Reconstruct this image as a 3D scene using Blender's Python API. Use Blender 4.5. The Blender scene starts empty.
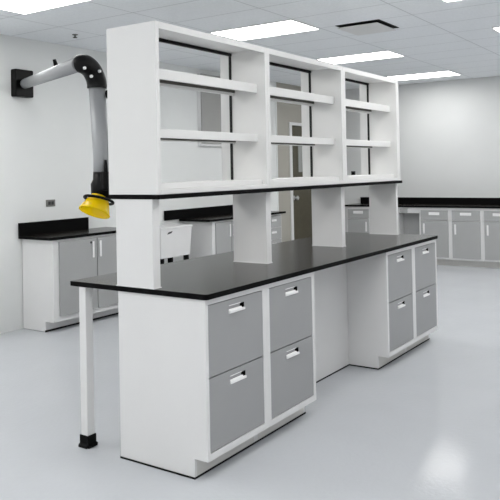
import bpy, bmesh, math, random
from mathutils import Vector, Matrix
random.seed(3)
SC = bpy.context.scene
COL = SC.collection

# ------------------------------------------------------------------ materials
def lin(c):
    c = c / 255.0
    return c / 12.92 if c <= 0.04045 else ((c + 0.055) / 1.055) ** 2.4

def mat(name, rgb, rough=0.5, metal=0.0, noise=0.03, scale=6.0, bump=0.0, bscale=200.0, spec=0.5, coat=0.0):
    m = bpy.data.materials.new(name); m.use_nodes = True
    nt = m.node_tree; b = nt.nodes['Principled BSDF']
    col = tuple(lin(v) for v in rgb)
    tc = nt.nodes.new('ShaderNodeTexCoord')
    n = nt.nodes.new('ShaderNodeTexNoise'); n.inputs['Scale'].default_value = scale; n.inputs['Detail'].default_value = 5
    nt.links.new(tc.outputs['Object'], n.inputs['Vector'])
    r = nt.nodes.new('ShaderNodeValToRGB')
    r.color_ramp.elements[0].position = 0.3; r.color_ramp.elements[1].position = 0.7
    r.color_ramp.elements[0].color = tuple(v * (1 - noise) for v in col) + (1,)
    r.color_ramp.elements[1].color = tuple(min(1, v * (1 + noise)) for v in col) + (1,)
    nt.links.new(n.outputs['Fac'], r.inputs['Fac'])
    nt.links.new(r.outputs['Color'], b.inputs['Base Color'])
    b.inputs['Roughness'].default_value = rough
    b.inputs['Metallic'].default_value = metal
    b.inputs['Specular IOR Level'].default_value = spec
    b.inputs['Coat Weight'].default_value = coat
    if bump > 0:
        n2 = nt.nodes.new('ShaderNodeTexNoise'); n2.inputs['Scale'].default_value = bscale
        nt.links.new(tc.outputs['Object'], n2.inputs['Vector'])
        bp = nt.nodes.new('ShaderNodeBump'); bp.inputs['Strength'].default_value = bump; bp.inputs['Distance'].default_value = 0.002
        nt.links.new(n2.outputs['Fac'], bp.inputs['Height'])
        nt.links.new(bp.outputs['Normal'], b.inputs['Normal'])
    return m

def emit(name, rgb, s):
    m = bpy.data.materials.new(name); m.use_nodes = True
    nt = m.node_tree; nt.nodes.remove(nt.nodes['Principled BSDF'])
    e = nt.nodes.new('ShaderNodeEmission')
    e.inputs['Color'].default_value = tuple(rgb) + (1,); e.inputs['Strength'].default_value = s
    nt.links.new(e.outputs['Emission'], nt.nodes['Material Output'].inputs['Surface'])
    return m

WHITE  = mat('white_enamel', (226, 226, 226), 0.35, noise=0.008)
WHITE2 = mat('white_enamel_shelf', (227, 227, 226), 0.4, noise=0.008)
GREY   = mat('grey_enamel_front', (158, 159, 160), 0.42, noise=0.015, bump=0.05)
GREYC  = mat('grey_wall_door', (160, 160, 157), 0.5, noise=0.02)
GREYB  = mat('grey_enamel_door', (168, 169, 169), 0.45, noise=0.015)
EPOXY  = mat('black_epoxy_resin', (33, 30, 27), 0.22, noise=0.6, scale=11, bump=0.05, bscale=300, spec=0.32)
EDGE   = mat('black_epoxy_edge', (5, 5, 6), 0.6, noise=0.1, spec=0.08)
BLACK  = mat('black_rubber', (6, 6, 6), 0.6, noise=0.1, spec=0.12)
BLACKG = mat('black_plastic', (6, 6, 7), 0.4, noise=0.1, spec=0.2)
SEAM   = mat('black_strip', (14, 14, 14), 0.7, noise=0.1, spec=0.2)
SHADEG  = mat('grey_shelf_shade', (92, 90, 86), 0.7, noise=0.1, spec=0.2)
SEALD  = mat('dark_track', (46, 46, 46), 0.7, noise=0.1, spec=0.2)
PULL   = mat('bright_pull', (240, 240, 240), 0.3, noise=0.01)
TUBE   = mat('grey_tube', (158, 160, 162), 0.4, noise=0.02, metal=0.15)
YELLOW = mat('yellow_plastic', (255, 194, 0), 0.25, noise=0.04, coat=0.1, spec=0.35)
yb = YELLOW.node_tree.nodes['Principled BSDF']
yb.inputs['Subsurface Weight'].default_value = 0.6; yb.inputs['Subsurface Radius'].default_value = (.1, .08, .01); yb.inputs['Subsurface Scale'].default_value = 0.5
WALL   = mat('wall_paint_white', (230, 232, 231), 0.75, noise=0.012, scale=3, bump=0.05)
WALLE  = mat('wall_white_dimmed', (212, 214, 214), 0.75, noise=0.012, scale=3, bump=0.05)  # white wall paint darkened to offset the ceiling light close by
WALLB  = mat('wall_paint_beige', (172, 169, 160), 0.75, noise=0.02, scale=3, bump=0.05)
DOORM  = mat('brown_door', (84, 80, 66), 0.5, noise=0.08, scale=20)
LITE   = mat('door_lite_glass', (160, 162, 160), 0.1, noise=0.03)
STEEL  = mat('brushed_steel', (190, 190, 190), 0.3, metal=0.8, noise=0.03)
TOE    = mat('toe_kick_grey', (212, 211, 208), 0.5, noise=0.02)
PLATE  = mat('grey_plate', (120, 120, 116), 0.5, noise=0.04)
DARKP  = mat('dark_plate', (45, 45, 45), 0.5, noise=0.04)
LAMP   = emit('troffer_light', (1.0, 0.99, 0.97), 6.5)

# epoxy floor, glossy, soft variation
FLOOR = mat('epoxy_floor', (190, 193, 197), 0.07, noise=0.02, scale=2.5, bump=0.5, bscale=38, spec=0.07)

# ceiling: lay-in tiles with a thin T-bar grid
def ceiling_mat(px, py, ox, oy, w=0.012):
    m = mat('ceiling_tile', (243, 246, 249), 0.85, noise=0.03, scale=40, bump=0.15, bscale=120, spec=0.2)
    nt = m.node_tree; b = nt.nodes['Principled BSDF']
    src = b.inputs['Base Color'].links[0].from_socket
    tc = [n for n in nt.nodes if n.type == 'TEX_COORD'][0]
    sp = nt.nodes.new('ShaderNodeSeparateXYZ'); nt.links.new(tc.outputs['Object'], sp.inputs[0])
    def line(out, per, off):
        a = nt.nodes.new('ShaderNodeMath'); a.operation = 'SUBTRACT'; a.inputs[1].default_value = off
        nt.links.new(out, a.inputs[0])
        p = nt.nodes.new('ShaderNodeMath'); p.operation = 'PINGPONG'; p.inputs[1].default_value = per / 2
        nt.links.new(a.outputs[0], p.inputs[0])
        l = nt.nodes.new('ShaderNodeMath'); l.operation = 'LESS_THAN'; l.inputs[1].default_value = w / 2
        nt.links.new(p.outputs[0], l.inputs[0]); return l.outputs[0]
    lx = line(sp.outputs['X'], px, ox); ly = line(sp.outputs['Y'], py, oy)
    mx = nt.nodes.new('ShaderNodeMath'); mx.operation = 'MAXIMUM'
    nt.links.new(lx, mx.inputs[0]); nt.links.new(ly, mx.inputs[1])
    mix = nt.nodes.new('ShaderNodeMixRGB'); mix.inputs['Color2'].default_value = (lin(212), lin(215), lin(218), 1)
    nt.links.new(mx.outputs[0], mix.inputs['Fac']); nt.links.new(src, mix.inputs['Color1'])
    nt.links.new(mix.outputs['Color'], b.inputs['Base Color'])
    return m
CEIL = ceiling_mat(0.532, 0.94, 2.745, 1.13)

# ------------------------------------------------------------------ mesh builder (world coordinates)
class MB:
    def __init__(s): s.bm = bmesh.new()
    def _merge(s, t, mi):
        for f in t.faces: f.material_index = mi
        me = bpy.data.meshes.new('tmp'); t.to_mesh(me); t.free()
        s.bm.from_mesh(me); bpy.data.meshes.remove(me)
    def box(s, x0, x1, y0, y1, z0, z1, bev=0.0, mi=0, seg=2):
        t = bmesh.new(); bmesh.ops.create_cube(t, size=1)
        for v in t.verts:
            v.co = Vector((x0 + (v.co.x + .5) * (x1 - x0), y0 + (v.co.y + .5) * (y1 - y0), z0 + (v.co.z + .5) * (z1 - z0)))
        if bev > 0:
            bmesh.ops.bevel(t, geom=t.edges[:], offset=bev, segments=seg, affect='EDGES', profile=0.5)
        s._merge(t, mi); return s
    def poly(s, pts, axis, a0, a1, bev=0.0, mi=0):
        """extrude a 2D outline; axis 'x': pts are (y,z); 'y': (x,z); 'z': (x,y)"""
        t = bmesh.new()
        def P(u, v, a): return {'x': (a, u, v), 'y': (u, a, v), 'z': (u, v, a)}[axis]
        A = [t.verts.new(P(u, v, a0)) for u, v in pts]; B = [t.verts.new(P(u, v, a1)) for u, v in pts]
        n = len(pts); t.faces.new(A); t.faces.new(B[::-1])
        for i in range(n):
            t.faces.new((A[i], B[i], B[(i + 1) % n], A[(i + 1) % n]))
        bmesh.ops.recalc_face_normals(t, faces=t.faces[:])
        if bev > 0:
            bmesh.ops.bevel(t, geom=t.edges[:], offset=bev, segments=2, affect='EDGES', profile=0.5)
        s._merge(t, mi); return s
    def tube(s, path, rad, n=24, mi=0, cap=True):
        pts = [Vector(p) for p in path]; t = bmesh.new(); rings = []
        rr = rad if isinstance(rad, (list, tuple)) else [rad] * len(pts)
        prev = None
        for i, p in enumerate(pts):
            d = (pts[min(i + 1, len(pts) - 1)] - pts[max(i - 1, 0)]).normalized()
            if prev is None:
                u = d.orthogonal().normalized()
            else:
                u = (prev - d * prev.dot(d)).normalized()
            prev = u; w = d.cross(u)
            rings.append([t.verts.new(p + (u * math.cos(a) + w * math.sin(a)) * rr[i]) for a in [2 * math.pi * k / n for k in range(n)]])
        for a, b in zip(rings, rings[1:]):
            for k in range(n): t.faces.new((a[k], a[(k + 1) % n], b[(k + 1) % n], b[k]))
        if cap: t.faces.new(rings[0][::-1]); t.faces.new(rings[-1])
        bmesh.ops.recalc_face_normals(t, faces=t.faces[:])
        for f in t.faces: f.smooth = len(f.verts) == 4
        s._merge(t, mi); return s
    def lathe(s, origin, axis, prof, n=36, mi=0):
        """prof: (radius, distance along axis)"""
        o = Vector(origin); a = Vector(axis).normalized(); u = a.orthogonal().normalized(); w = a.cross(u)
        t = bmesh.new(); rings = []
        for r, h in prof:
            rings.append([t.verts.new(o + a * h + (u * math.cos(q) + w * math.sin(q)) * r) for q in [2 * math.pi * k / n for k in range(n)]])
        for A, B in zip(rings, rings[1:]):
            for k in range(n): t.faces.new((A[k], A[(k + 1) % n], B[(k + 1) % n], B[k]))
        bmesh.ops.recalc_face_normals(t, faces=t.faces[:])
        for f in t.faces: f.smooth = True
        s._merge(t, mi); return s
    def torus(s, c, axis, R, r, n=40, m=10, mi=0):
        a = Vector(axis).normalized(); u = a.orthogonal().normalized(); w = a.cross(u); c = Vector(c)
        t = bmesh.new(); g = []
        for i in range(n):
            q = 2 * math.pi * i / n; d = u * math.cos(q) + w * math.sin(q)
            g.append([t.verts.new(c + d * (R + r * math.cos(2 * math.pi * j / m)) + a * r * math.sin(2 * math.pi * j / m)) for j in range(m)])
        for i in range(n):
            for j in range(m):
                f = t.faces.new((g[i][j], g[(i + 1) % n][j], g[(i + 1) % n][(j + 1) % m], g[i][(j + 1) % m])); f.smooth = True
        bmesh.ops.recalc_face_normals(t, faces=t.faces[:])
        s._merge(t, mi); return s
    def build(s, name, mats, parent=None, label=None):
        me = bpy.data.meshes.new(name)
        if not isinstance(mats, (list, tuple)): mats = [mats]
        off = Vector((0, 0, 0)); q = parent
        while q is not None: off += q.location; q = q.parent
        xs = [v.co for v in s.bm.verts]
        lo = Vector([min(c[i] for c in xs) for i in range(3)]); hi = Vector([max(c[i] for c in xs) for i in range(3)])
        org = Vector(((lo.x + hi.x) / 2, (lo.y + hi.y) / 2, lo.z))
        for v in s.bm.verts: v.co -= org
        s.bm.to_mesh(me); s.bm.free()
        for m in mats: me.materials.append(m)
        o = bpy.data.objects.new(name, me); COL.objects.link(o)
        o.location = org - off
        if parent: o.parent = parent
        if label: o['label'] = label
        return o

def thing(name, label, cat, loc, group=None):
    o = bpy.data.objects.new(name, None); COL.objects.link(o)
    o.location = loc; o.empty_display_size = 0.1
    return tag(o, label, cat, group)
def tag(o, label, cat, group=None):
    o['label'] = label; o['category'] = cat
    if group: o['group'] = group
    return o
def struct(o):
    o['kind'] = 'structure'; return o

# ------------------------------------------------------------------ room
HC, YW, XW = 2.88, 3.70, 8.18  # room and background positions back-projected from image pixels, baked as world coordinates
X0, Y0 = -6.0, -6.5
struct(MB().box(X0 - .1, XW + .1, Y0 - .1, YW + .1, -.1, 0).build('floor', FLOOR))
struct(MB().box(X0 - .1, XW + .1, Y0 - .1, YW + .1, HC, HC + .1).build('ceiling', CEIL))
bpy.data.objects['ceiling'].data.transform(Matrix.Translation(bpy.data.objects['ceiling'].location))
bpy.data.objects['ceiling'].location = (0, 0, 0)
XB = 6.47
struct(MB().box(X0 - .1, XB, YW, YW + .1, 0, HC).build('wall_back', WALL))
# beige painted stretch with the door opening
DX0, DX1, DZ = 6.915, 7.76, 2.225
struct(MB().box(XB, DX0, YW, YW + .1, 0, HC).box(DX1, XW + .1, YW, YW + .1, 0, HC).box(DX0, DX1, YW, YW + .1, DZ, HC).build('wall_doorway', WALLB))
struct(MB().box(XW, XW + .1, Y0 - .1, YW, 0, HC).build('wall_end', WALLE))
# unseen walls behind the camera, tall window openings added for fill daylight
NW = [(-5.6, -3.0), (-2.5, .1), (.6, 3.2)]
RW = [(-5.4, -2.8), (-2.2, .4), (1.0, 3.6), (4.2, 6.8)]
WZ0, WZ1 = .85, 2.55
def fill_window_wall(name, spans, lo, hi, bx):
    m = MB()
    bx(m, lo, hi, 0, WZ0); bx(m, lo, hi, WZ1, HC)
    e = [lo] + [v for sp in spans for v in sp] + [hi]
    for a, b in zip(e[0::2], e[1::2]): bx(m, a, b, WZ0, WZ1)
    struct(m.build(name, WALL))
nb = lambda m, a, b, z0, z1, i=0, o=.1: m.box(X0 - o, X0 - i, a, b, z0, z1)
rb = lambda m, a, b, z0, z1, i=0, o=.1: m.box(a, b, Y0 - o, Y0 - i, z0, z1)
fill_window_wall('wall_near', NW, Y0 - .1, YW, nb)
fill_window_wall('wall_right', RW, X0, XW, rb)
n = 0
for spans, bx in ((NW, nb), (RW, rb)):
    for a, b in spans:
        n += 1; m = MB(); c = (a + b) / 2
        for u0, u1, z0, z1 in ((a, b, WZ0, WZ0 + .05), (a, b, WZ1 - .05, WZ1), (a, a + .05, WZ0 + .05, WZ1 - .05), (b - .05, b, WZ0 + .05, WZ1 - .05), (c - .025, c + .025, WZ0 + .05, WZ1 - .05)):
            bx(m, u0, u1, z0, z1, .02, .08)
        struct(m.build('fill_window_%d' % n, WHITE))  # frame of an added daylight opening
# thin corner bead where the white paint meets the beige
struct(MB().box(XB - .012, XB + .012, YW - .012, YW, 0, HC, .003).build('trim_1', WALL))

# door
d = struct(MB().box(DX0 + .004, DX1 - .004, YW + .03, YW + .075, .008, DZ - .004).build('door_1', DOORM))
fr = MB()
fr.box(DX0 - .075, DX0, YW - .018, YW + .0, 0, DZ + .05, .004)
fr.box(DX1, DX1 + .075, YW - .018, YW + .0, 0, DZ + .05, .004)
fr.box(DX0, DX1, YW - .018, YW + .0, DZ, DZ + .05, .004)
fr.build('door_frame', WHITE, d)
MB().box(7.165, 7.38, YW + .022, YW + .03, 1.47, 1.90).build('door_lite', LITE, d, 'narrow pale glass pane')
h = MB(); h.lathe((7.0, YW + .03, 1.055), (0, -1, 0), [(0, 0), (.035, 0), (.035, .012), (.014, .014), (.014, .05), (.0, .05)], 20)
h.lathe((7.0, YW - .02, 1.055), (0, -1, 0), [(0, 0), (.02, .0), (.036, .012), (.036, .03), (.022, .042), (0, .044)], 20)
h.build('door_knob', STEEL, d, 'round steel door knob')

# ------------------------------------------------------------------ recessed pull (cup in a drawer front)
def front_with_hole(mb, x0, x1, y0, y1, z0, z1, hx0, hx1, hz0, hz1, axis='y'):
    """four slabs round a hole, facing -y"""
    mb.box(x0, x1, y0, y1, hz1, z1); mb.box(x0, x1, y0, y1, z0, hz0)
    mb.box(x0, hx0, y0, y1, hz0, hz1); mb.box(hx1, x1, y0, y1, hz0, hz1)

def pull(parent, hx0, hx1, hz0, hz1, y):
    m = MB(); W = hx1 - hx0; Hh = hz1 - hz0
    xs = hx0 + W * .76                     # right part of the recess, coloured black for its shade
    m.box(hx0, xs, y + .006, y + .010, hz0, hz1, mi=2)
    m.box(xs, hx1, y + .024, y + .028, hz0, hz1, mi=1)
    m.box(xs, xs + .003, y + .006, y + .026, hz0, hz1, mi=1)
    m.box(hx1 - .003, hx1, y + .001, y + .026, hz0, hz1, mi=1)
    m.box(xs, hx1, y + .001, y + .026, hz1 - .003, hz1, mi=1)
    # sloping white finger lip rising from the lower front edge
    zt = hz0 + Hh * .50
    m.poly([(y - .007, hz0 - .003), (y - .007, hz0 + .008), (y - .003, zt), (y + .005, zt), (y + .006, hz0 - .003)], 'x', hx0, xs + .006, 0.0012, mi=0)
    m.poly([(y - .007, hz0 - .003), (y - .007, hz0 + .008), (y + .001, hz0 + .010), (y + .006, hz0 - .003)], 'x', xs + .0065, hx1, 0.0008, mi=0)
    # thin bright rim on top
    m.box(hx0 + .004, xs, y - .001, y + .002, hz1 - .001, hz1 + .003, mi=0)
    return m.build('handle', [PULL, BLACK, GREY], parent, 'white pull with a dark recess')

# ------------------------------------------------------------------ file cabinets under the island
ZB = 0.886          # underside of worktop
DC = 0.590
TK, TH = 0.0845, 0.099
def file_cabinet(x0, x1, d0, d1, label, left_finish, right_finish):
    t = thing('file_cabinet', label, 'cabinet', ((x0 + x1) / 2, DC / 2, 0), 'two-drawer file cabinets under the island bench')
    b = MB()
    # side panels with toe notch
    side = [(0.0, TH), (0.0, ZB), (DC, ZB), (DC, 0.004), (TK, 0.004), (TK, TH)]
    b.poly(side, 'x', x0, x0 + .018, 0.0015)
    b.poly(side, 'x', x1 - .018, x1, 0.0015)
    b.box(x0 + .018, x1 - .018, DC - .015, DC, .004, ZB)                     # back
    b.box(x0 + .018, x1 - .018, .02, DC - .015, TH, TH + .018)               # bottom
    # face frame
    b.box(x0 + .018, d0 - .002, 0, .022, TH, ZB); b.box(d1 + .002, x1 - .018, 0, .022, TH, ZB)
    b.box(d0 - .002, d1 + .002, 0, .022, .858, ZB); b.box(d0 - .002, d1 + .002, 0, .022, TH, .133)
    b.build('carcass', WHITE, t)
    MB().box(x0 + .018, x1 - .018, TK, TK + .015, .004, TH).build('toe_kick', TOE, t)
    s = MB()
    s.box(x0 + (.0 if not left_finish else -.003), x1 + (.003 if right_finish else 0), TK - .003, TK + .004, 0, .009)  # toe front strip stands in for the shadow at the floor
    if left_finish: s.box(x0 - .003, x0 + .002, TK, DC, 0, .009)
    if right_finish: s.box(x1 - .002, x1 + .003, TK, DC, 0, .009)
    s.build('base_strip', SEAM, t, 'black strip along the floor, standing in for shadow at the toe')
    for (z0, z1) in ((.502, .854), (.137, .496)):
        f = MB(); zc = z1 - .047; xc = (d0 + d1) / 2
        hx0, hx1, hz0, hz1 = xc - .069, xc + .069, zc - .019, zc + .017
        front_with_hole(f, d0, d1, .001, .022, z0, z1, hx0, hx1, hz0, hz1)
        dr = f.build('drawer', GREY, t)
        pull(dr, hx0, hx1, hz0, hz1, .001)
    return t
file_cabinet(0.005, .538, .028, .503, 'two-drawer grey and white file cabinet at the near left end of the island bench', True, False)
file_cabinet(.539, 1.078, .575, 1.044, 'two-drawer grey and white file cabinet bordering the left side of the knee space', False, True)
file_cabinet(2.166, 2.702, 2.195, 2.668, 'two-drawer grey and white file cabinet bordering the right side of the knee space', True, False)
file_cabinet(2.703, 3.236, 2.735, 3.205, 'two-drawer grey and white file cabinet at the far right end of the island bench', False, True)

# knee space panel
t = thing('modesty_board', 'white back panel closing the knee space between the two drawer blocks', 'panel', (1.62, .337, 0))
MB().box(1.0815, 2.1625, .328, .346, .004, ZB).build('panel', WHITE, t)
MB().box(1.0815, 2.1625, .325, .330, 0, .009).build('base_strip', SEAM, t, 'black strip along the floor, standing in for shadow at the toe')

# worktop with rounded corners
def rounded(x0, x1, y0, y1, rs, n=8):
    cs = [(x0, y0, 1, 1, rs[0], 180), (x1, y0, -1, 1, rs[1], 270), (x1, y1, -1, -1, rs[2], 0), (x0, y1, 1, -1, rs[3], 90)]
    out = []
    for x, y, sx, sy, r, a in cs:
        for k in range(n + 1):
            q = math.radians(a + 90 * k / n)
            out.append((x + sx * r + r * math.cos(q), y + sy * r + r * math.sin(q)))
    return out
def slab(name, x0, x1, y0, y1, z0, z1, r, parent=None, bev=.003):
    m = MB(); m.poly(rounded(x0, x1, y0, y1, r), 'z', z0, z1, bev, 0)
    for f in m.bm.faces:
        f.normal_update()
        f.material_index = 0 if abs(f.normal.z) > .9 else 1
    return m.build(name, [EPOXY, EDGE], parent)
w = slab('island_worktop', -.006, 3.243, -.018, .958, ZB, .914, (.022, .02, .02, .012))
tag(w, 'long black epoxy worktop lying on the island bench cabinets', 'countertop')

# support leg
t = thing('support_leg', 'white square post with black boot holding up the left overhang of the black worktop', 'table leg', (.031, .877, 0))
MB().box(.006, .058, .843, .896, .02, ZB, .003).build('post', WHITE, t)
f = MB()
f.poly([(-.010, 0), (.074, 0), (.074, .012), (.063, .022), (.063, .066), (.001, .066), (.001, .022), (-.010, .012)], 'y', .836, .903, .002)
f.poly([(.827, 0), (.912, 0), (.912, .012), (.901, .022), (.836, .022), (.827, .012)], 'x', .0, .064, .002)
f.build('boot', BLACK, t, 'black rubber boot')

# ------------------------------------------------------------------ uprights carrying the shelf
UP = [(-.002, .052, 'white upright panel at the near left end of the island under the shelf'),
      (1.053, 1.110, 'white upright panel second from the left, standing on the worktop by the knee space'),
      (2.094, 2.152, 'white upright panel third from the left, in front of the brown door'),
      (3.148, 3.188, 'white upright panel at the far right end of the worktop')]
for x0, x1, lab in UP:
    t = thing('shelf_upright', lab, 'upright', ((x0 + x1) / 2, .46, .914), 'uprights between worktop and shelf')
    MB().box(x0, x1, .328, .590, .914, 1.374, .002).build('panel', WHITE, t)
    MB().box(x0 - .004, x1 + .004, .324, .594, .914, .919, .001).build('foot_trim', WHITE, t)

w = slab('shelf_ledge', -.004, 3.178, .276, .640, 1.374, 1.398, (.006, .006, .006, .006), None, .002)
tag(w, 'long thin black epoxy ledge directly beneath the white shelf units', 'ledge')

# ------------------------------------------------------------------ shelf units
SF, SB, ST, S0 = .284, .637, 2.289, 1.398
def shelf_unit(x0, x1, tl, tr, label):
    t = thing('shelf_unit', label, 'shelf', ((x0 + x1) / 2, (SF + SB) / 2, S0), 'open white shelf units above the island bench')
    f = MB()
    a, b = x0 + tl, x1 - tr
    f.box(x0, a, SF, SB, S0, ST, .002)
    f.build('side_panel', WHITE2, t)
    MB().box(b, x1, SF, SB, S0, ST, .002).build('side_panel', WHITE2, t)
    tb = MB(); tb.box(a, b, SF + .02, SB, ST - .012, ST - .0005); tb.box(a, b, SF, SF + .026, ST - .036, ST, .002); tb.build('top_board', WHITE2, t)
    m = MB(); m.box(a, b, SF, SB, S0, S0 + .026, .002); m.box(a, b, SF + .03, SB, S0 + .026, S0 + .056, .003)
    m.build('bottom_board', WHITE2, t)
    for z1, th, sz in ((2.060, .056, .014), (1.742, .048, .002)):
        s = MB()
        s.box(a, b, .352, .535, z1 - .018, z1 - .001)
        s.box(a, b, .345, .360, z1 - th, z1, .003)
        s.box(a, b, .527, .540, z1 - th - .004, z1 - .010, .002)
        sh = s.build('shelf_board', WHITE2, t)
        MB().box(a + .001, b - .001, .519, .527, z1 - th + sz, z1 - .02).build('shelf_shade_strip', SHADEG, sh, 'dark strip standing in for shade behind the shelf lip')  # grey strip stands in for the shade under the shelf
    MB().box(a, b, .541, .562, ST - .029, ST - .012).build('top_track', SEAM, t, 'black track under the top board')
    for u in (a, b - .006):
        MB().box(u, u + .006, .545, .562, S0 + .056, ST - .029).build('side_track', SEALD, t, 'black upright track')
    return t
shelf_unit(-.004, 1.032, .026, .028, 'open white shelf unit at the near left end of the island, two shelves')
shelf_unit(1.033, 2.078, .027, .032, 'open white shelf unit in the middle of the row of three above the island')
shelf_unit(2.079, 3.154, .037, .062, 'open white shelf unit at the far right end of the row above the island')

# ------------------------------------------------------------------ wall benches: facing -y along the back wall
YF = 3.24
def door_pull_v(parent, x, y, z0, z1):
    m = MB(); m.box(x - .012, x + .012, y - .014, y - .006, z0, z1, .003)
    m.box(x - .008, x + .008, y - .007, y + .002, z0 + .01, z0 + .025); m.box(x - .008, x + .008, y - .007, y + .002, z1 - .025, z1 - .01)
    return m.build('handle', PULL, parent, 'white vertical pull')
def base_cabinet_y(x0, x1, doors, drawers, label, group, lockx=None):
    """doors: (x0,x1,handle_x); drawers: (z0,z1)"""
    t = thing('base_cabinet', label, 'cabinet', ((x0 + x1) / 2, 3.46, 0), group)
    c = MB(); side = [(YF, .10), (YF, ZB), (3.69, ZB), (3.69, .004), (YF + .12, .004), (YF + .12, .10)]
    c.poly(side, 'x', x0, x1, .002)
    c.build('carcass', WHITE, t)
    MB().box(x0 - .003, x1 + .003, YF + .116, YF + .125, 0, .018).build('base_strip', SEAM, t, 'black strip along the floor, standing in for shadow at the toe')
    for a, b, hx in doors:
        dd = MB().box(a, b, YF - .016, YF, .150, .862, .002).build('door', GREYB, t)
        door_pull_v(dd, hx, YF - .016, .668, .832)
        if lockx is not None and abs(hx - lockx) < .05:
            MB().lathe((lockx, YF - .016, .822), (0, -1, 0), [(0, 0), (.012, 0), (.012, .006), (0, .006)], 14).build('lock', DARKP, dd, 'small dark lock')
            lockx = None
    for z0, z1 in drawers:
        dd = MB().box(x0 + .045, x1 - .03, YF - .016, YF, z0, z1, .002).build('drawer', GREYB, t)
        xc = x0 + .07
        MB().box(xc - .02, xc + .10, YF - .026, YF - .016, (z0 + z1) / 2 + .005, (z0 + z1) / 2 + .035, .003).build('handle', PULL, dd, 'white pull')
    return t
base_cabinet_y(1.760, 2.84, [(1.829, 2.302, 2.248), (2.314, 2.79, 2.345)], [], 'white base cabinet with two grey doors at the back wall, behind the support leg', 'base cabinets along the back wall', 2.226)
w = slab('bench_worktop', 1.715, 2.87, 3.210, 3.690, ZB, .914, (.01, .01, .005, .005))
tag(w, 'short black worktop on the left base cabinet under the yellow hood', 'countertop')
MB().box(1.715, 2.600, 3.665, 3.690, .914, 1.04, .002).build('backsplash', EDGE, w, 'upright black splash strip')

base_cabinet_y(4.221, 4.944, [(4.281, 4.60, 4.57), (4.612, 4.93, 4.645)], [], 'white base cabinet with grey doors seen through the gap below the near shelf unit', 'base cabinets along the back wall')
base_cabinet_y(4.954, 5.494, [(4.975, 5.22, 5.19), (5.232, 5.48, 5.262)], [], 'white base cabinet with grey doors behind the second upright from the left', 'base cabinets along the back wall')
base_cabinet_y(5.504, 5.84, [], [(.70, .862), (.532, .692), (.364, .524), (.15, .356)], 'narrow white cabinet with a stack of grey drawers beside the beige wall', 'base cabinets along the back wall')
w = slab('bench_worktop', 4.120, 5.90, 3.195, 3.690, ZB, .914, (.01, .01, .005, .005))
tag(w, 'black worktop with tall splash strip seen below the near and middle shelf units', 'countertop')
MB().box(3.84, 5.30, 3.668, 3.690, .914, 1.035, .002).build('backsplash', EDGE, w, 'upright black splash strip')

# wall cabinet
t = thing('wall_cabinet', 'grey-fronted wall cabinet high on the back wall, seen through the near shelf unit', 'cabinet', (5.18, 3.64, 1.84))
MB().box(4.545, 5.90, 3.648, 3.699, 1.852, 2.81, .002).build('carcass', WHITE, t)
for k in range(3):
    a = 4.55 + k * .45
    MB().box(a, a + .446, 3.634, 3.648, 1.880, 2.806, .002).build('door', GREYC, t)

# white equipment cabinet on legs
t = thing('equipment_cabinet', 'small white box on black legs with dark badge, behind the near worktop end', 'equipment', (3.62, 3.45, 0))
MB().poly([(3.345, .865), (3.905, .865), (3.862, .515), (3.345, .515)], 'y', 3.30, 3.62, .008).build('body', WHITE, t)
MB().box(3.337, 3.909, 3.294, 3.628, .846, .872, .006).build('lid', WHITE, t)
MB().poly([(3.455, .790), (3.52, .800), (3.54, .822), (3.475, .812)], 'y', 3.292, 3.301).build('badge', DARKP, t, 'small dark grey badge')
for x in (3.36, 3.80):
    for y in (3.31, 3.56):
        MB().box(x, x + .05, y, y + .05, 0, .53, .004).build('leg', BLACK, t)

# ------------------------------------------------------------------ wall benches facing -x along the end wall
XF = 7.70
def base_cabinet_x(y0, y1, style, label, hl=True):
    t = thing('base_cabinet', label, 'cabinet', (7.93, (y0 + y1) / 2, 0), 'base cabinets along the end wall')
    c = MB(); side = [(XF, .10), (XF, ZB), (8.17, ZB), (8.17, .004), (XF + .10, .004), (XF + .10, .10)]
    c.poly(side, 'y', y0, y1, .002)
    c.build('carcass', WHITE, t)
    MB().box(XF + .093, XF + .10, y0, y1, .0, .098).build('toe_kick', TOE, t, 'grey toe board')
    a, b = y0 + .03, y1 - .03
    dr = MB().box(XF - .016, XF, a, b, .696, .845, .002).build('drawer', GREYB, t)
    yc = (a + b) / 2
    MB().box(XF - .027, XF - .016, yc - .085, yc + .085, .772, .815, .004).build('handle', PULL, dr, 'white pull')
    dd = MB().box(XF - .016, XF, a, b, .130, .686, .002).build('door', GREYB, t)
    hy = b - .05 if hl else a + .05
    MB().box(XF - .028, XF - .016, hy - .014, hy + .014, .485, .640, .004).build('handle', PULL, dd, 'white vertical pull')
    return t
base_cabinet_x(2.70, 3.14, 0, 'grey-fronted base cabinet on the end wall seen between the two right-hand uprights', False)
base_cabinet_x(2.23, 2.699, 0, 'grey-fronted base cabinet on the end wall behind the rightmost upright')
base_cabinet_x(1.39, 1.882, 0, 'grey-fronted base cabinet on the end wall just right of the open knee space')
base_cabinet_x(.905, 1.389, 0, 'grey-fronted base cabinet on the end wall second to the right of the open knee space')
base_cabinet_x(.42, .904, 0, 'grey-fronted base cabinet on the end wall third to the right of the open knee space')
t = thing('knee_space_apron', 'white apron rail over the dark open knee space in the end wall bench', 'apron', (7.9, 2.05, .78))
MB().box(XF + .002, XF + .02, 1.885, 2.227, .795, ZB, .002).build('rail', WHITE, t)
MB().box(XF - .012, XF + .002, 2.07, 2.20, .80, .868, .002).build('drawer', GREYB, t, 'small grey drawer front')
MB().box(XF + .22, XF + .24, 1.885, 2.227, .004, .795).build('back_panel', GREYB, t, 'grey back panel')
w = slab('bench_worktop', 7.665, 8.175, .36, 3.16, ZB, .914, (.01, .005, .005, .01))
tag(w, 'black worktop with splash strip running along the far white end wall', 'countertop')
MB().box(8.15, 8.175, .36, 3.10, .914, 1.02, .002).build('backsplash', EDGE, w, 'upright black splash strip')

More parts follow.
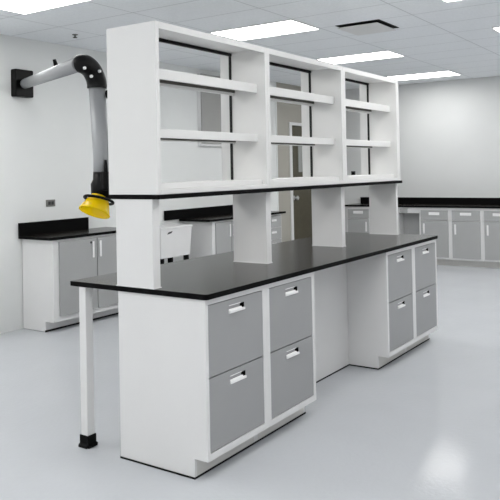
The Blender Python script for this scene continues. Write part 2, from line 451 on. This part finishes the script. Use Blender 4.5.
# ------------------------------------------------------------------ wall plates
t = thing('wall_outlet', 'small dark outlet on the far white wall, seen through the far right shelf unit', 'outlet', (XW, 3.24, 1.37))
MB().box(XW - .010, XW, 3.195, 3.275, 1.375, 1.465, .003).build('plate', DARKP, t)
MB().box(XW - .013, XW - .009, 3.215, 3.255, 1.395, 1.445, .001).build('socket', BLACK, t)
t = thing('wall_outlet', 'grey outlet plate on the wall above the left black splash strip', 'outlet', (2.12, YW, 1.18))
MB().box(2.06, 2.175, YW - .008, YW, 1.182, 1.252, .002).build('plate', PLATE, t)
MB().box(2.085, 2.115, YW - .011, YW - .007, 1.20, 1.235).box(2.125, 2.155, YW - .011, YW - .007, 1.20, 1.235).build('socket', DARKP, t)

# ------------------------------------------------------------------ ceiling lights
def troffer(x0, x1, y0, y1, label):
    t = thing('ceiling_light', label, 'ceiling light', ((x0 + x1) / 2, (y0 + y1) / 2, HC - .014), 'recessed ceiling light panels')
    f = MB(); z0, z1 = HC - .012, HC; e = .008
    f.box(x0, x0 + e, y0, y1, z0, z1); f.box(x1 - e, x1, y0, y1, z0, z1)
    f.box(x0 + e, x1 - e, y0, y0 + e, z0, z1); f.box(x0 + e, x1 - e, y1 - e, y1, z0, z1)
    f.build('frame', WHITE, t)
    MB().box(x0 + e, x1 - e, y0 + e, y1 - e, HC - .010, HC - .001).build('diffuser', LAMP, t, 'glowing white diffuser')
troffer(.605, 1.135, 1.85, 2.79, 'glowing ceiling light panel at the upper left corner of the view')
troffer(2.745, 3.274, 1.13, 2.073, 'glowing ceiling light panel nearest above the middle of the shelf row')
troffer(4.89, 5.375, 1.12, 2.08, 'glowing ceiling light panel beyond the square air diffuser')
troffer(7.04, 7.57, 1.13, 2.10, 'glowing ceiling light panel beside the far end wall')
troffer(2.43, 2.962, -1.175, -.231, 'glowing ceiling light panel at the upper right corner of the view')
k = 0
for x, ys in ((-3.8, (-1.175, -3.5)), (-1.6, (-1.175, -3.5)), (.55, (-1.6,)), (4.58, (-3.5,)), (6.70, (-3.5,))):
    for y in ys:
        troffer(x - .265, x + .265, y, y + .944, 'glowing ceiling light panel in the part of the room behind the photographer')
for x in (-3.6, -2.0, -.55):  # panels added out of view to brighten the back wall and left floor
    troffer(x - .265, x + .265, 1.95, 2.89, 'added unseen ceiling light panel to the left, brightening the back wall')

troffer(4.315, 4.845, -1.175, -.231, 'glowing ceiling light panel at the right edge of the view, above the end wall cabinets')
troffer(6.435, 6.965, -1.175, -.231, 'glowing ceiling light panel in the far right corner of the room')

# square plaque air diffuser
t = thing('air_diffuser', 'square white air diffuser with dark slots in the ceiling between two light panels', 'vent', (3.5, .72, HC - .03))
MB().box(3.262, 3.735, .505, .958, HC - .004, HC).build('pan', BLACK, t, 'dark slot around the plate')
MB().box(3.292, 3.728, .535, .950, HC - .028, HC - .018, .003).build('plate', WHITE, t)
MB().box(3.49, 3.53, .71, .75, HC - .019, HC - .003).build('stem', BLACK, t)
# sprinkler
t = thing('sprinkler_head', 'small dark sprinkler head in the ceiling above the extraction arm', 'sprinkler', (2.017, 3.174, HC - .04))
MB().lathe((2.017, 3.174, HC), (0, 0, -1), [(0, 0), (.028, 0), (.028, .005), (.010, .006), (.010, .03), (0, .03)], 18).build('body', PLATE, t)
MB().lathe((2.017, 3.174, HC - .028), (0, 0, -1), [(0, 0), (.022, 0), (.022, .004), (0, .004)], 18).build('deflector', DARKP, t)

# ------------------------------------------------------------------ fume extraction arm
t = thing('fume_extraction_arm', 'grey tube extraction arm with black elbow and yellow hood, left of the shelves', 'extraction arm', (1.78, 3.69, 2.42))
A = Vector((.395, 1.30, 2.213)); Wp = Vector((1.765, 3.62, 2.41))
MB().box(1.66, 1.87, 3.62, 3.70, 2.28, 2.55, .01).build('wall_bracket', BLACKG, t, 'black wall bracket')
MB().tube([A, Wp], .048, 28).build('upper_tube', TUBE, t)
MB().tube([(.541, 1.30, 2.10), (.572, 1.30, 1.60), (.572, 1.30, 1.50)], .053, 28).build('lower_tube', TUBE, t)
pth = []
ctrl = [A + (Wp - A) * .008, Vector((.415, 1.297, 2.216)), Vector((.452, 1.298, 2.212)), Vector((.495, 1.30, 2.188)), Vector((.527, 1.30, 2.145)), Vector((.541, 1.30, 2.105)), Vector((.542, 1.30, 2.072))]
for i in range(len(ctrl) - 1):
    p0 = ctrl[max(i - 1, 0)]; p1 = ctrl[i]; p2 = ctrl[i + 1]; p3 = ctrl[min(i + 2, len(ctrl) - 1)]
    for s in range(5):
        u = s / 5
        pth.append(.5 * ((2 * p1) + (-p0 + p2) * u + (2 * p0 - 5 * p1 + 4 * p2 - p3) * u * u + (-p0 + 3 * p1 - 3 * p2 + p3) * u ** 3))
pth.append(ctrl[-1])
e = MB().tube(pth, [.056 + .008 * min(1, i / 8) for i in range(len(pth))], 28).build('elbow_joint', BLACKG, t, 'black plastic elbow')
bl = MB()
for (x, z) in ((.375, 2.178), (.43, 2.132), (.50, 2.172)):
    bl.lathe((x, 1.232, z), (-.3, -1, 0), [(0, 0), (.010, 0), (.010, .010), (0, .012)], 14)
bl.build('clamp', PULL, e, 'bright clamp screws')
MB().lathe((.602, 1.25, 2.035), (-.55, -.83, 0), [(0, -.03), (.03, -.03), (.03, .02), (.018, .024), (0, .024)], 18).build('elbow_knob', BLACKG, t, 'round black knob')
kq = A + (Wp - A) * .317
MB().tube([kq + Vector((0, 0, .04)), kq + Vector((-.02, 0, .095))], [.018, .012], 12).build('tube_knob', BLACK, t, 'small black knob on the upper tube')
j = MB()
j.tube([(.572, 1.30, 1.522), (.572, 1.30, 1.47), (.566, 1.30, 1.44), (.560, 1.30, 1.34)], [.056, .058, .068, .062], 24)
j.box(.522, .566, 1.226, 1.27, 1.40, 1.525, .01)
j.tube([(.550, 1.238, 1.50), (.548, 1.238, 1.55), (.546, 1.236, 1.60)], [.015, .012, .009], 12)
j.build('swivel_joint', BLACKG, t, 'black swivel joint with a lever')
T = Vector((.548, 1.30, 1.350)); B = Vector((.497, 1.30, 1.252)); ax = (B - T).normalized()
L = (B - T).length
MB().torus(T + ax * .012, ax + Vector((.12, 0, -.05)), .094, .009).build('guard_ring', BLACK, t, 'black ring handle')
MB().lathe(T, ax, [(.058, -.02), (.062, .0), (.080, .040), (.099, L * .88 - .008), (.105, L * .88), (.103, L * .88 + .006), (.097, L * .88 + .002), (.093, L * .88 - .008), (.074, .040), (.056, .0), (.05, -.02)], 40).build('hood', YELLOW, t, 'bright yellow hood')

# ------------------------------------------------------------------ camera
cam = bpy.data.cameras.new('camera'); co = bpy.data.objects.new('camera', cam); COL.objects.link(co)
R = Vector((0.54932068, -0.83537442, -0.01990902)); U = Vector((-0.00115375, -0.0245839, 0.9996971)); F = Vector((0.83561083, 0.54913133, 0.01446826))
M = Matrix((R, U, -F)).transposed().to_4x4(); M.translation = Vector((-2.66901351, -2.13960072, 1.51262762))
co.matrix_world = M
cam.sensor_fit = 'HORIZONTAL'; cam.sensor_width = 36; cam.lens = 698.6433 / 500 * 36
cam.shift_x = -17.8936 / 500; cam.shift_y = -90.0208 / 500
cam.clip_start = .05; cam.clip_end = 60
SC.camera = co

# ------------------------------------------------------------------ world and view
wd = bpy.data.worlds.new('world'); SC.world = wd; wd.use_nodes = True
wd.node_tree.nodes['Background'].inputs['Color'].default_value = (1.0, .985, .97, 1)
wd.node_tree.nodes['Background'].inputs['Strength'].default_value = 0.62
SC.view_settings.view_transform = 'Standard'; SC.view_settings.look = 'None'
SC.view_settings.gamma = 1; SC.view_settings.use_curve_mapping = False
SC.view_settings.exposure = 1.0
